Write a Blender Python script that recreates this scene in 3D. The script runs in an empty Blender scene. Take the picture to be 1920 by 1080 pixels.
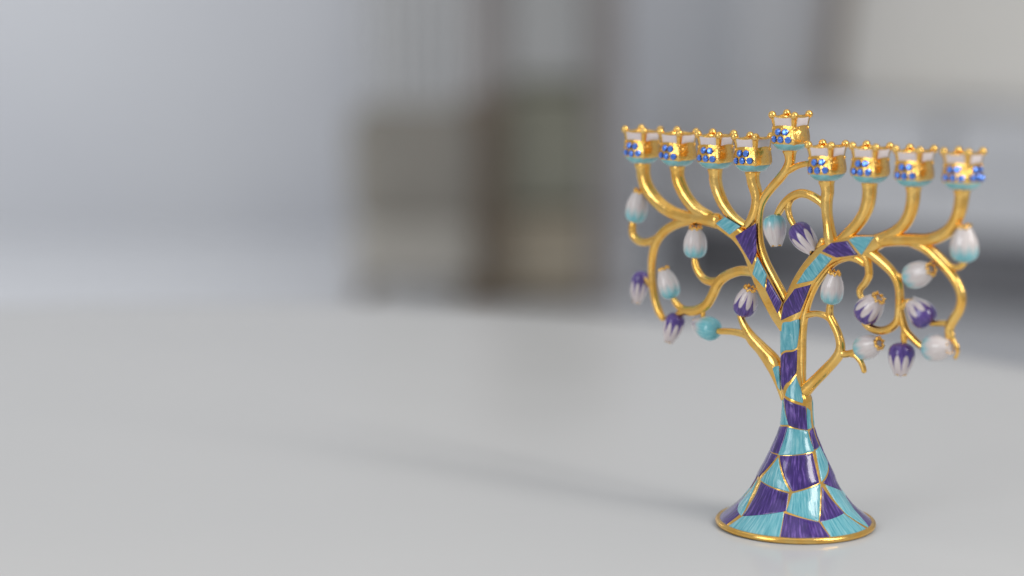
import bpy, bmesh, math, random
from mathutils import Vector, Matrix

random.seed(7)
scene = bpy.context.scene
COL = scene.collection
R = math.radians

# ------------------------------------------------------------------ camera
cam_data = bpy.data.cameras.new('camera')
cam = bpy.data.objects.new('camera', cam_data)
COL.objects.link(cam)
cam.location = (-0.11682, -0.85696, 0.22252)
cam.rotation_euler = (R(90 - 8.2364), 0, 0)
cam_data.sensor_width = 36.0
cam_data.lens = 75.0
cam_data.clip_start = 0.02
cam_data.clip_end = 60.0
cam_data.dof.use_dof = True
cam_data.dof.focus_distance = 0.868
cam_data.dof.aperture_fstop = 2.8
scene.camera = cam

# ------------------------------------------------------------------ world, lamps, exposure
world = bpy.data.worlds.new('World')
scene.world = world
world.use_nodes = True
bg = world.node_tree.nodes['Background']
bg.inputs['Color'].default_value = (0.93, 0.95, 1.0, 1)
bg.inputs['Strength'].default_value = 0.40

def area_lamp(name, loc, target, sx, sy, power, color):
    d = bpy.data.lights.new(name, 'AREA')
    d.shape = 'RECTANGLE'
    d.size, d.size_y = sx, sy
    d.energy = power
    d.color = color
    o = bpy.data.objects.new(name, d)
    COL.objects.link(o)
    o.location = loc
    o.rotation_euler = (Vector(target) - Vector(loc)).to_track_quat('-Z', 'Y').to_euler()
    return o

area_lamp('window_light', (1.30, -1.05, 1.40), (0, 0, 0.10), 0.6, 1.5, 24.0, (1.0, 0.975, 0.94))
area_lamp('left_fill_light', (-2.1, -1.7, 1.0), (0, 0, 0.08), 1.3, 1.4, 18.0, (0.95, 0.975, 1.0))  # added soft fill that lifts the cup fronts, not an actual window
area_lamp('overhead_fill_light', (-0.4, 0.2, 2.0), (-0.4, 0.2, 0.0), 2.6, 2.6, 7.0, (1.0, 0.985, 0.96))  # added overhead fill imitating ceiling bounce on table and gold
area_lamp('room_window_light', (-3.4, 4.4, 1.4), (-0.6, 6.6, -0.2), 2.2, 2.2, 44.0, (0.97, 0.985, 1.0))

vs = scene.view_settings
vs.view_transform = 'Standard'
vs.look = 'None'
vs.exposure = 0.09
vs.gamma = 1.0
vs.use_curve_mapping = False
scene.render.engine = 'CYCLES'
scene.cycles.use_denoising = True
scene.cycles.max_bounces = 8
scene.cycles.caustics_reflective = False
scene.cycles.caustics_refractive = False
scene.cycles.sample_clamp_indirect = 4.0

# ------------------------------------------------------------------ materials
class Nodes:
    def __init__(self, name):
        self.mat = bpy.data.materials.new(name)
        self.mat.use_nodes = True
        self.nt = self.mat.node_tree
        self.bsdf = self.nt.nodes['Principled BSDF']
    def add(self, typ, **kw):
        n = self.nt.nodes.new(typ)
        for k, v in kw.items():
            setattr(n, k, v)
        return n
    def link(self, a, b):
        self.nt.links.new(a, b)
    def put(self, sock, v):
        if isinstance(v, (int, float)):
            sock.default_value = v
        elif isinstance(v, tuple):
            sock.default_value = v
        else:
            self.link(v, sock)
    def math(self, op, a, b=None, c=None, clamp=False):
        n = self.add('ShaderNodeMath', operation=op)
        n.use_clamp = clamp
        for i, v in enumerate((a, b, c)):
            if v is not None:
                self.put(n.inputs[i], v)
        return n.outputs[0]
    def noise(self, vec, scale, detail=2.0, rough=0.5):
        n = self.add('ShaderNodeTexNoise')
        self.link(vec, n.inputs['Vector'])
        n.inputs['Scale'].default_value = scale
        n.inputs['Detail'].default_value = detail
        n.inputs['Roughness'].default_value = rough
        return n.outputs['Fac']
    def ramp(self, fac, lo, hi, a=0.0, b=1.0):
        n = self.add('ShaderNodeMapRange', interpolation_type='SMOOTHSTEP')
        self.put(n.inputs['Value'], fac)
        for k, v in (('From Min', lo), ('From Max', hi), ('To Min', a), ('To Max', b)):
            self.put(n.inputs[k], v)
        return n.outputs['Result']
    def mix(self, fac, a, b):
        n = self.add('ShaderNodeMix', data_type='RGBA')
        self.put(n.inputs['Factor'], fac)
        for s, v in ((n.inputs['A'], a), (n.inputs['B'], b)):
            if isinstance(v, tuple):
                s.default_value = v if len(v) == 4 else v + (1.0,)
            else:
                self.link(v, s)
        return n.outputs['Result']
    def coord(self, which):
        return self.add('ShaderNodeTexCoord').outputs[which]
    def scaled(self, vec, s, loc=(0, 0, 0)):
        n = self.add('ShaderNodeMapping')
        self.link(vec, n.inputs['Vector'])
        n.inputs['Scale'].default_value = s
        n.inputs['Location'].default_value = loc
        return n.outputs['Vector']
    def bump(self, height, strength, dist):
        n = self.add('ShaderNodeBump')
        n.inputs['Strength'].default_value = strength
        n.inputs['Distance'].default_value = dist
        self.link(height, n.inputs['Height'])
        self.link(n.outputs['Normal'], self.bsdf.inputs['Normal'])
    def set(self, **kw):
        for k, v in kw.items():
            s = self.bsdf.inputs[k.replace('_', ' ')]
            if isinstance(v, tuple) and len(v) == 3:
                v = v + (1.0,)
            self.put(s, v)
        return self.mat

def gold_material(name, rough_lo, rough_hi, bump_scale, bump_strength, bump_dist):
    m = Nodes(name)
    v = m.coord('Object')
    n1 = m.noise(v, 140.0, 3.0)
    n2 = m.noise(v, 520.0, 2.0)
    base = m.mix(m.ramp(n1, 0.35, 0.68), (0.99, 0.56, 0.125), (1.0, 0.655, 0.205))
    m.set(Base_Color=base, Metallic=1.0, Roughness=m.ramp(n2, 0.3, 0.7, rough_lo, rough_hi))
    fine = m.noise(v, bump_scale, 3.0, 0.6)
    cast = m.noise(v, 75.0, 2.0, 0.5)          # slow hand-cast unevenness
    m.bump(m.math('ADD', fine, m.math('MULTIPLY', cast, 4.0)), bump_strength, bump_dist)
    return m.mat

GOLD = gold_material('polished_gold', 0.15, 0.25, 230.0, 0.20, 0.0007)
GOLD_CUP = gold_material('nugget_gold', 0.15, 0.25, 430.0, 0.55, 0.0010)

def enamel_material(name, dark, mid, light):
    """brushed translucent enamel: streaks follow the panel's own UV (v runs along the streak)"""
    m = Nodes(name)
    uv = m.coord('UV')
    streak = m.noise(m.scaled(uv, (1.15, 0.13, 1.0)), 1.0, 4.0, 0.62)
    cloud = m.noise(m.scaled(uv, (0.16, 0.10, 1.0), (3, 7, 0)), 1.0, 2.0)
    c = m.mix(m.ramp(streak, 0.30, 0.52), dark, mid)
    c = m.mix(m.math('MULTIPLY', m.ramp(streak, 0.49, 0.68), m.ramp(cloud, 0.25, 0.7, 0.35, 1.0)), c, light)
    m.set(Base_Color=c, Roughness=0.20, Coat_Weight=0.8, Coat_Roughness=0.06, Specular_IOR_Level=0.5)
    m.bump(streak, 0.10, 0.0004)
    return m.mat

TEAL = enamel_material('teal_enamel', (0.045, 0.32, 0.41), (0.15, 0.49, 0.56), (0.38, 0.68, 0.72))
PURPLE = enamel_material('purple_enamel', (0.018, 0.005, 0.085), (0.050, 0.016, 0.195), (0.24, 0.13, 0.52))

def plain_enamel(name, a, b):
    m = Nodes(name)
    v = m.coord('Object')
    m.set(Base_Color=m.mix(m.ramp(m.noise(v, 300.0, 3.0), 0.35, 0.7), a, b), Roughness=0.25, Coat_Weight=0.6, Coat_Roughness=0.08)
    return m.mat

WHITE_ENAMEL = plain_enamel('white_enamel', (0.84, 0.72, 0.69), (0.88, 0.79, 0.76))
TEAL_BAND = plain_enamel('pale_teal_enamel', (0.16, 0.50, 0.53), (0.30, 0.62, 0.63))

def bud_material(name, base_dark, base_light, white_a, white_b, start, reach, soft, petals, power):
    """coloured bud base running into white petal tongues; UV: x round the bud, y base to tip"""
    m = Nodes(name)
    uv = m.add('ShaderNodeSeparateXYZ')
    m.link(m.coord('UV'), uv.inputs[0])
    wob = m.noise(m.scaled(m.coord('UV'), (9, 2.0, 1)), 1.0, 3.0)
    u = m.math('ADD', uv.outputs['X'], m.math('MULTIPLY', m.math('SUBTRACT', wob, 0.5), 0.03))
    saw = m.math('FRACT', m.math('MULTIPLY', u, float(petals)))
    tong = m.math('MULTIPLY', m.math('ABSOLUTE', m.math('SUBTRACT', saw, 0.5)), 2.0)
    edge = m.math('ADD', start, m.math('MULTIPLY', m.math('POWER', tong, power), reach))
    edge = m.math('ADD', edge, m.math('MULTIPLY', m.math('SUBTRACT', wob, 0.5), 0.16))
    d = m.math('SUBTRACT', uv.outputs['Y'], edge)
    fac = m.ramp(d, -soft, soft)
    streak = m.noise(m.scaled(m.coord('UV'), (46, 2.5, 1)), 1.0, 3.0)
    cb = m.mix(m.ramp(streak, 0.35, 0.7), base_dark, base_light)
    cw = m.mix(m.ramp(streak, 0.3, 0.65), white_a, white_b)
    c = m.mix(fac, cb, cw)
    m.set(Base_Color=c, Roughness=0.24, Coat_Weight=0.75, Coat_Roughness=0.07)
    m.bump(fac, 0.25, 0.0003)
    return m.mat

BUD_PURPLE = bud_material('purple_bud_enamel', (0.055, 0.022, 0.19), (0.15, 0.085, 0.36),
                          (0.66, 0.54, 0.54), (0.76, 0.68, 0.66), 0.35, 0.50, 0.035, 9, 2.4)
BUD_TEAL = bud_material('teal_bud_enamel', (0.14, 0.50, 0.56), (0.28, 0.64, 0.68),
                        (0.68, 0.59, 0.57), (0.77, 0.71, 0.68), 0.28, 0.12, 0.22, 9, 1.4)

def crystal_material():
    m = Nodes('blue_crystal')
    m.set(Base_Color=(0.10, 0.30, 1.0), Metallic=0.7, Roughness=0.08, Coat_Weight=1.0, Coat_Roughness=0.02, Specular_IOR_Level=0.8)
    return m.mat
CRYSTAL = crystal_material()
def crystal_rim_material():
    m = Nodes('crystal_rim_shade')
    m.set(Base_Color=(0.012, 0.03, 0.22), Metallic=0.3, Roughness=0.12, Coat_Weight=1.0, Coat_Roughness=0.02)  # darker girdle colour paints in the stone's facet contrast
    return m.mat
CRYSTAL_RIM = crystal_rim_material()

def table_material():
    m = Nodes('white_table_lacquer')
    v = m.coord('Object')
    c = m.mix(m.ramp(m.noise(v, 2.2, 3.0), 0.3, 0.7), (0.632, 0.632, 0.624), (0.660, 0.657, 0.645))
    m.set(Base_Color=c, Roughness=m.ramp(m.noise(v, 9.0, 4.0), 0.3, 0.7, 0.11, 0.16), Specular_IOR_Level=0.07)
    m.bump(m.noise(v, 160.0, 3.0), 0.05, 0.0005)
    return m.mat

def soft_material(name, a, b, rough=0.75, scale=3.0, spec=0.3):
    m = Nodes(name)
    v = m.coord('Object')
    m.set(Base_Color=m.mix(m.ramp(m.noise(v, scale, 4.0), 0.3, 0.7), a, b), Roughness=rough, Specular_IOR_Level=spec)
    return m.mat

# ------------------------------------------------------------------ object helpers
def mesh_object(name, verts, faces, mat, parent=None, smooth=True, uvs=None, matrix=None):
    me = bpy.data.meshes.new(name)
    me.from_pydata([tuple(v) for v in verts], [], faces)
    if uvs is not None:
        lay = me.uv_layers.new(name='UVMap')
        for lp in me.loops:
            lay.data[lp.index].uv = uvs[lp.vertex_index]
    me.materials.append(mat)
    if smooth:
        me.polygons.foreach_set('use_smooth', [True] * len(me.polygons))
    me.update()
    return link_mesh(name, me, parent, matrix)

def link_mesh(name, me, parent=None, matrix=None):
    o = bpy.data.objects.new(name, me)
    COL.objects.link(o)
    if parent is not None:
        o.parent = parent
    if matrix is not None:
        o.matrix_local = matrix
    return o

def tag(o, label=None, category=None, kind=None, group=None):
    for k, v in (('label', label), ('category', category), ('kind', kind), ('group', group)):
        if v:
            o[k] = v
    return o

def rounded_box(name, size, centre, mat, parent=None, bevel=0.01, seg=3):
    bm = bmesh.new()
    bmesh.ops.create_cube(bm, size=1.0)
    bmesh.ops.scale(bm, vec=size, verts=bm.verts)
    bmesh.ops.bevel(bm, geom=bm.edges[:], offset=bevel, segments=seg, affect='EDGES', profile=0.5)
    bmesh.ops.translate(bm, vec=centre, verts=bm.verts)
    me = bpy.data.meshes.new(name)
    bm.to_mesh(me)
    bm.free()
    me.materials.append(mat)
    me.polygons.foreach_set('use_smooth', [True] * len(me.polygons))
    return link_mesh(name, me, parent)

def lathe(name, profile, mat, parent=None, seg=96, uvs=False):
    verts, faces = [], []
    for r, z in profile:
        for i in range(seg):
            a = 2 * math.pi * i / seg
            verts.append((r * math.cos(a), r * math.sin(a), z))
    for j in range(len(profile) - 1):
        for i in range(seg):
            k = (i + 1) % seg
            faces.append((j * seg + i, j * seg + k, (j + 1) * seg + k, (j + 1) * seg + i))
    return mesh_object(name, verts, faces, mat, parent)

# ------------------------------------------------------------------ setting: floor, back wall, round table
FLOOR_Z = -0.74
FLOOR = soft_material('pale_tile_floor', (0.82, 0.83, 0.85), (0.86, 0.87, 0.89), 0.22, 1.2, 0.5)
WALL = soft_material('pale_wall_paint', (0.66, 0.67, 0.70), (0.70, 0.71, 0.73), 0.8, 0.8)
fl = mesh_object('floor', [(-7, -3, FLOOR_Z), (7, -3, FLOOR_Z), (7, 9, FLOOR_Z), (-7, 9, FLOOR_Z)], [(0, 1, 2, 3)], FLOOR, smooth=False)
tag(fl, 'pale glossy grey floor behind the white table', None, 'structure')
wl = rounded_box('wall', (14, 0.16, 3.0), (0, 7.3, FLOOR_Z + 1.5), WALL, bevel=0.004, seg=1)
tag(wl, 'pale bluish grey wall far behind the table', None, 'structure')

TABLE = table_material()
TABLE_LEG = soft_material('table_leg_paint', (0.55, 0.55, 0.55), (0.6, 0.6, 0.6), 0.4)
table = bpy.data.objects.new('round_table', None)
COL.objects.link(table)
table.location = (-0.33, -0.028, 0.0)
tag(table, 'round glossy white table carrying the gold menorah', 'table')
TR_ = 0.65
edge = [(TR_ - 0.012 + 0.012 * math.sin(a), -0.012 + 0.012 * math.cos(a)) for a in [R(x) for x in range(0, 91, 15)]]
low = [(TR_, -0.022), (TR_ - 0.010, -0.030), (0.02, -0.030)]
lathe('table_top', [(0.0005, 0.0)] + [(x, 0.0) for x in (0.15, 0.3, 0.45, 0.6)] + edge + low, TABLE, table, 192)
lathe('pedestal', [(0.045, -0.030), (0.045, -0.66), (0.06, -0.70), (0.26, -0.725), (0.27, -0.735), (0.27, -0.7395), (0.01, -0.7395)], TABLE_LEG, table, 64)

# ------------------------------------------------------------------ menorah data (metres / millimetres in the menorah's own frame:
# u along the row of cups, n towards its front, z up)
TRUNK = [
    (0.0008, 0.0, 0.03218, 0.03218, 2.0),
    (0.0009, 0.0, 0.03206, 0.03206, 2.0),
    (0.0027, 0.0, 0.03045, 0.03045, 2.0),
    (0.00518, 0.0, 0.02722, 0.02722, 2.0),
    (0.00833, 0.0, 0.02356, 0.02356, 2.0),
    (0.01149, 0.0, 0.02098, 0.02098, 2.0),
    (0.01463, 0.0, 0.01862, 0.01862, 2.0),
    (0.01868, 0.0, 0.01636, 0.01636, 2.0),
    (0.02159, 0.0, 0.01535, 0.01535, 2.0),
    (0.02585, 0.0, 0.01315, 0.01315, 2.0),
    (0.02965, 0.0, 0.01139, 0.01139, 2.0),
    (0.03323, 0.0, 0.00985, 0.00985, 2.0),
    (0.03769, 0.0, 0.00798, 0.00798, 2.0),
    (0.04104, 0.0, 0.00699, 0.00699, 2.0),
    (0.04438, 0.0, 0.00644, 0.00644, 2.0),
    (0.04883, 0.0, 0.00611, 0.00611, 2.0),
    (0.05327, 0.0, 0.00589, 0.00589, 2.0),
    (0.05812, -0.00214, 0.00568, 0.00437, 2.3),
    (0.06296, -0.00252, 0.00524, 0.00305, 3.0),
    (0.06957, -0.00281, 0.00501, 0.00251, 3.6),
    (0.07616, -0.00309, 0.00501, 0.0024, 3.8),
    (0.08231, -0.00336, 0.00501, 0.00239, 3.8),
    (0.08579, -0.00384, 0.00479, 0.00228, 3.8),
    (0.0888, -0.00444, 0.0037, 0.00196, 3.2),
]
TRUNK_PANELS = [
    ('purple', [(-1.0379, 0.0303), (-0.1992, 0.03024), (-0.6675, 0.02099), (-1.0169, 0.02087)]),
    ('teal', [(-0.0944, 0.02917), (0.4368, 0.01797), (-0.4648, 0.02024)]),
    ('purple', [(-0.0035, 0.03024), (1.2476, 0.03162), (1.2196, 0.02112), (0.5486, 0.01835)]),
    ('teal', [(1.5061, 0.03238), (1.8975, 0.03332), (2.0862, 0.02753), (1.3454, 0.0215)]),
    ('purple', [(1.4153, 0.02049), (2.233, 0.02672), (2.247, 0.02036), (2.1771, 0.01514)]),
    ('purple', [(-0.4438, 0.01892), (0.4228, 0.01665), (0.4159, 0.01118), (-0.3529, 0.00696)]),
    ('teal', [(-0.7304, 0.01892), (-0.4089, 0.00678), (-0.5906, 0.00759), (-0.8492, 0.00929)]),
    ('teal', [(0.5486, 0.01671), (1.2615, 0.01992), (0.989, 0.00791), (0.4718, 0.01099)]),
    ('purple', [(1.3174, 0.01848), (1.576, 0.00898), (1.0519, 0.00759)]),
    ('teal', [(1.4642, 0.01923), (2.1911, 0.0142), (1.8836, 0.00231), (1.6599, 0.00854)]),
    ('teal', [(1.0658, 0.0069), (1.59, 0.00816), (1.7717, 0.00212), (1.1217, 0.00155)]),
    ('purple', [(2.3378, 0.01206), (2.2889, 0.0008), (1.9325, 0.00168), (2.0443, 0.00879)]),
    ('purple', [(-0.8282, 0.00791), (-0.4788, 0.00627), (-0.5347, 0.00206), (-0.947, 0.00124)]),
    ('teal', [(-0.3529, 0.0059), (0.3879, 0.00998), (0.4019, 0.00124), (-0.4298, 0.00187)]),
    ('purple', [(0.4298, 0.00948), (0.9959, 0.00671), (1.0798, 0.0013), (0.4438, 0.00099)]),
    ('teal', [(0.0664, 0.04144), (1.2196, 0.0403), (1.3384, 0.03313), (-0.0804, 0.03131)]),
    ('purple', [(-1.0029, 0.04049), (-0.0454, 0.04163), (-0.1503, 0.03169), (-1.0379, 0.03118)]),
    ('purple', [(1.4432, 0.03999), (1.6949, 0.04074), (1.7857, 0.03408), (1.4223, 0.0337)]),
    ('purple', [(-0.5137, 0.05301), (1.1287, 0.05018), (1.2196, 0.0415), (0.1293, 0.04301)]),
    ('teal', [(-0.954, 0.05169), (-0.7863, 0.052), (-0.0454, 0.04326), (-0.982, 0.04219)]),
    ('teal', [(1.3454, 0.04936), (1.5061, 0.04854), (1.5271, 0.04188), (1.3174, 0.04175)]),
    ('teal', [(0.5696, 0.0627), (1.0798, 0.05792), (0.954, 0.05219), (-0.29, 0.05452)]),
    ('purple', [(-1.1078, 0.0693), (0.6255, 0.07346), (0.5906, 0.06433), (-0.5207, 0.05609)]),
    ('teal', [(-1.1148, 0.08308), (1.4363, 0.08736), (0.5836, 0.07421), (-1.0868, 0.07056)]),
]
ARM_PANELS = [
    ('purple', [(0.00713, 0.1008), (-0.00066, 0.09829), (-0.00606, 0.09139), (-0.00724, 0.08466), (0.00217, 0.08941), (0.00491, 0.09536)]),
    ('teal', [(0.01146, 0.11394), (0.01714, 0.1123), (0.00812, 0.10263), (8e-05, 0.10033), (0.00413, 0.10615)]),
    ('purple', [(0.01221, 0.11487), (0.01648, 0.11845), (0.0243, 0.11996), (0.02921, 0.11486), (0.01917, 0.11291)]),
    ('teal', [(0.02504, 0.12045), (0.02826, 0.12198), (0.0367, 0.12268), (0.03096, 0.11501)]),
    ('teal', [(-0.04125, 0.12187), (-0.03658, 0.1249), (-0.02853, 0.12153), (-0.03396, 0.11777)]),
    ('purple', [(-0.0312, 0.11733), (-0.02068, 0.12347), (-0.02017, 0.1114), (-0.02223, 0.10613)]),
    ('teal', [(-0.01959, 0.10968), (-0.01487, 0.10284), (-0.01582, 0.09723), (-0.02189, 0.1024)]),
    ('purple', [(-0.0143, 0.10135), (-0.00714, 0.09216), (-0.0089, 0.08735), (-0.015, 0.09665)]),
    ('teal', [(-0.0111, 0.06495), (-0.00789, 0.06557), (-0.00687, 0.05548), (-0.00796, 0.05645)]),
]
BRANCHES = [
    ('cup stem 1', 0.95, [(-83.06, 0.0, 143.7, 3.55), (-82.74, 0.0, 141.88, 3.09), (-82.41, 0.0, 138.92, 2.98), (-80.29, 0.0, 134.0, 2.97), (-74.92, 0.0, 128.64, 2.96), (-66.99, 0.0, 124.64, 2.84), (-58.03, 0.0, 123.04, 2.7), (-49.5, 0.0, 123.01, 2.91), (-42.46, 0.0, 122.65, 3.34)]),
    ('left ring', 0.9, [(-46.66, 0.0, 122.1, 1.79), (-53.73, 0.0, 122.01, 2.13), (-60.01, 0.0, 121.07, 2.15), (-66.62, 0.0, 118.51, 2.04), (-72.11, 0.0, 114.86, 2.05), (-75.86, 0.0, 109.72, 1.95), (-77.27, 0.0, 104.05, 1.83), (-77.49, 0.0, 97.79, 1.72), (-76.82, 0.0, 91.36, 1.72), (-75.26, 0.0, 85.24, 1.72), (-73.14, 0.0, 80.82, 1.72), (-71.05, 0.0, 78.26, 1.38)]),
    ('cup stem 2', 0.95, [(-64.08, 0.0, 143.68, 3.38), (-63.91, 0.0, 141.88, 2.93), (-63.58, 0.0, 139.19, 2.82), (-61.66, 0.0, 135.24, 2.82), (-58.14, 0.0, 130.5, 2.81), (-53.24, 0.0, 126.56, 2.81), (-46.69, 0.0, 124.12, 2.46), (-42.46, 0.0, 122.65, 2.0)]),
    ('cup stem 3', 0.95, [(-43.95, 0.0, 143.99, 3.22), (-43.77, 0.0, 142.0, 2.78), (-43.58, 0.0, 139.11, 2.67), (-42.11, 0.0, 134.75, 2.56), (-39.24, 0.0, 129.81, 2.44), (-35.0, 0.0, 125.45, 2.21), (-29.99, 0.0, 122.5, 1.99), (-26.68, 0.0, 121.64, 1.54)]),
    ('cup stem 4', 0.95, [(-24.67, 0.0, 143.84, 3.18), (-24.5, 0.0, 142.09, 2.74), (-24.05, 0.0, 139.71, 2.63), (-22.62, 0.0, 136.06, 2.52), (-22.01, 0.0, 132.81, 2.41), (-22.74, 0.0, 128.79, 2.3), (-24.56, 0.0, 124.68, 2.2), (-26.68, 0.0, 121.64, 1.98)]),
    ('shamash stem', 0.95, [(-6.18, 0.0, 153.62, 3.02), (-6.02, 0.0, 152.12, 2.37), (-6.09, 0.0, 149.52, 2.05), (-7.86, 0.0, 145.96, 1.94), (-11.21, 0.0, 142.06, 1.9), (-15.13, 0.0, 138.1, 1.85), (-18.53, 0.0, 133.93, 1.8), (-20.33, 0.0, 129.63, 1.53), (-21.0, 0.0, 122.97, 1.48), (-20.03, 0.0, 115.11, 1.53), (-17.18, 0.0, 108.07, 1.64), (-12.73, 0.0, 101.41, 1.69), (-8.31, 0.0, 95.23, 1.74), (-6.09, 0.0, 91.27, 1.52)]),
    ('twig', 0.95, [(-9.4, 0.0, 143.91, 1.08), (-6.02, 0.0, 146.28, 1.51), (-2.12, 0.0, 148.03, 1.29), (2.29, 0.0, 149.15, 1.18), (5.15, 0.0, 148.89, 1.18)]),
    ('left arm', 0.6, [(-40.48, 0.0, 121.46, 2.22), (-36.57, 0.0, 120.64, 3.22), (-31.56, 0.0, 118.37, 3.43), (-27.1, 0.0, 114.74, 3.64), (-24.0, 0.0, 110.12, 3.3), (-21.44, 0.0, 104.8, 3.3), (-18.34, 0.0, 98.88, 3.29), (-14.14, 0.0, 92.21, 3.29), (-9.71, 0.0, 86.03, 3.06), (-6.4, 0.0, 81.31, 2.18)]),
    ('right arm', 0.62, [(-5.35, 0.0, 82.09, 3.71), (-3.87, 0.0, 87.1, 5.0), (-1.36, 0.0, 92.86, 5.1), (2.15, 0.0, 100.22, 4.86), (6.95, 0.0, 106.98, 4.84), (12.25, 0.0, 112.44, 4.71), (18.83, 0.0, 115.59, 4.25), (25.86, 0.0, 117.69, 4.44), (32.83, 0.0, 119.13, 3.78), (37.75, 0.0, 120.6, 2.72)]),
    ('trunk edge', 1.0, [(4.03, 0.0, 54.51, 1.09), (2.35, 0.0, 58.71, 1.52), (1.97, 0.0, 63.53, 1.52), (1.89, 0.0, 72.34, 1.52), (1.87, 0.0, 78.94, 1.52), (2.48, 0.0, 86.25, 1.52), (4.66, 0.0, 93.92, 1.4), (8.14, 0.0, 101.02, 1.4), (13.15, 0.0, 107.34, 1.39), (17.93, 0.0, 111.01, 1.28), (23.46, 0.0, 113.0, 1.38), (27.51, 0.0, 112.72, 1.48), (30.55, 0.0, 111.29, 1.27)]),
    ('right bar', 0.95, [(32.82, 0.0, 119.34, 2.73), (37.74, 0.0, 120.81, 2.62), (45.07, 0.0, 121.84, 2.39), (52.33, 0.0, 122.45, 2.48), (59.5, 0.0, 123.04, 2.47), (65.12, 0.0, 125.16, 2.45), (69.24, 0.0, 128.16, 2.44), (71.91, 0.0, 132.26, 2.54), (73.17, 0.0, 136.02, 2.64), (73.75, 0.0, 139.53, 2.73), (73.92, 0.0, 141.37, 2.83), (73.86, 0.0, 142.99, 3.24)]),
    ('cup stem 6', 0.95, [(12.0, 0.0, 142.46, 3.3), (12.3, 0.0, 140.77, 2.77), (12.61, 0.0, 138.44, 2.55), (12.19, 0.0, 134.78, 2.45), (12.58, 0.0, 129.67, 2.24), (13.48, 0.0, 124.59, 2.35), (14.36, 0.0, 120.15, 2.77), (15.22, 0.0, 116.78, 2.56)]),
    ('cup stem 7', 0.95, [(32.27, 0.0, 143.14, 3.25), (32.32, 0.0, 141.46, 2.93), (32.28, 0.0, 138.51, 2.83), (31.64, 0.0, 134.68, 2.78), (30.01, 0.0, 130.76, 2.63), (27.12, 0.0, 126.72, 2.53), (23.2, 0.0, 122.8, 2.43), (18.73, 0.0, 119.23, 1.91)]),
    ('cup stem 8', 0.95, [(52.41, 0.0, 142.79, 3.19), (52.46, 0.0, 141.14, 2.78), (52.22, 0.0, 137.39, 2.68), (51.05, 0.0, 132.54, 2.58), (48.29, 0.0, 127.96, 2.49), (44.01, 0.0, 124.69, 2.29), (38.68, 0.0, 122.36, 2.09), (33.28, 0.0, 120.86, 1.68)]),
    ('loop', 0.95, [(12.02, 0.0, 131.55, 1.71), (10.16, 0.0, 133.78, 1.81), (7.03, 0.0, 135.49, 1.82), (2.84, 0.0, 136.92, 1.82), (-1.33, 0.0, 136.85, 1.83), (-5.49, 0.0, 134.83, 1.84), (-9.12, 0.0, 131.53, 1.73), (-11.44, 0.0, 128.09, 1.52), (-12.19, 0.0, 125.85, 1.09)]),
    ('twig', 0.95, [(-2.89, 0.0, 136.1, 1.29), (-5.47, 0.0, 133.75, 1.3), (-6.45, 0.0, 130.64, 1.3), (-5.58, 0.0, 127.01, 1.3), (-3.66, 0.0, 124.11, 1.19), (-2.04, 0.0, 122.28, 0.86)]),
    ('twig', 0.9, [(10.8, 0.0, 118.56, 1.5), (9.31, 0.0, 116.5, 1.39), (8.32, 0.0, 114.47, 1.29), (7.6, 0.0, 112.24, 0.86)]),
    ('hanging twig', 0.95, [(29.95, 0.0, 115.07, 2.11), (32.01, 0.0, 112.7, 1.79), (32.85, 0.0, 109.59, 1.58), (32.94, 0.0, 106.62, 1.58), (31.27, 0.0, 103.48, 1.48), (29.09, 0.0, 100.92, 1.37), (29.15, 0.0, 98.58, 1.27), (30.97, 0.0, 96.62, 0.85)]),
    ('hanging branch', 0.95, [(29.91, 0.0, 116.34, 2.11), (34.43, 0.0, 115.25, 2.21), (39.22, 0.0, 112.5, 2.09), (43.49, 0.0, 109.31, 1.88), (46.3, 0.0, 105.57, 1.77), (47.41, 0.0, 101.05, 1.77), (47.47, 0.0, 95.15, 1.77), (46.75, 0.0, 90.43, 1.67), (43.91, 0.0, 87.15, 1.68), (39.52, 0.0, 85.38, 1.68), (35.03, 0.0, 85.73, 1.58), (31.72, 0.0, 87.5, 1.37), (30.67, 0.0, 89.31, 0.95)]),
    ('twig', 0.9, [(35.66, 0.0, 115.57, 0.84), (39.95, 0.0, 112.57, 0.94), (43.47, 0.0, 109.94, 1.04), (46.47, 0.0, 107.9, 1.15), (48.92, 0.0, 107.3, 1.14), (51.82, 0.0, 107.57, 0.93)]),
    ('hanging twig', 0.95, [(46.74, 0.0, 98.88, 1.25), (48.12, 0.0, 93.74, 1.46), (49.22, 0.0, 89.85, 1.56), (50.78, 0.0, 86.65, 1.56), (53.52, 0.0, 84.22, 1.46), (57.48, 0.0, 81.52, 1.35), (60.4, 0.0, 80.39, 1.03)]),
    ('twig', 0.9, [(50.03, 0.0, 86.99, 1.35), (49.87, 0.0, 84.43, 1.36), (49.93, 0.0, 82.33, 1.15), (49.76, 0.0, 80.19, 0.83)]),
    ('twig', 0.9, [(47.85, 0.0, 94.77, 1.25), (49.47, 0.0, 97.26, 1.25), (51.63, 0.0, 98.11, 1.25), (53.6, 0.0, 97.06, 0.83)]),
    ('right ring', 0.95, [(49.93, 0.0, 121.83, 1.66), (55.26, 0.0, 120.82, 1.96), (59.87, 0.0, 118.93, 1.95), (64.24, 0.0, 115.8, 1.85), (68.37, 0.0, 112.45, 1.84), (71.77, 0.0, 109.06, 1.84), (74.24, 0.0, 105.19, 1.83), (75.07, 0.0, 101.36, 1.83), (74.05, 0.0, 97.13, 1.84), (71.83, 0.0, 93.58, 1.94), (70.28, 0.0, 90.51, 1.84), (70.15, 0.0, 87.58, 1.74), (69.98, 0.0, 85.49, 1.23)]),
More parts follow.
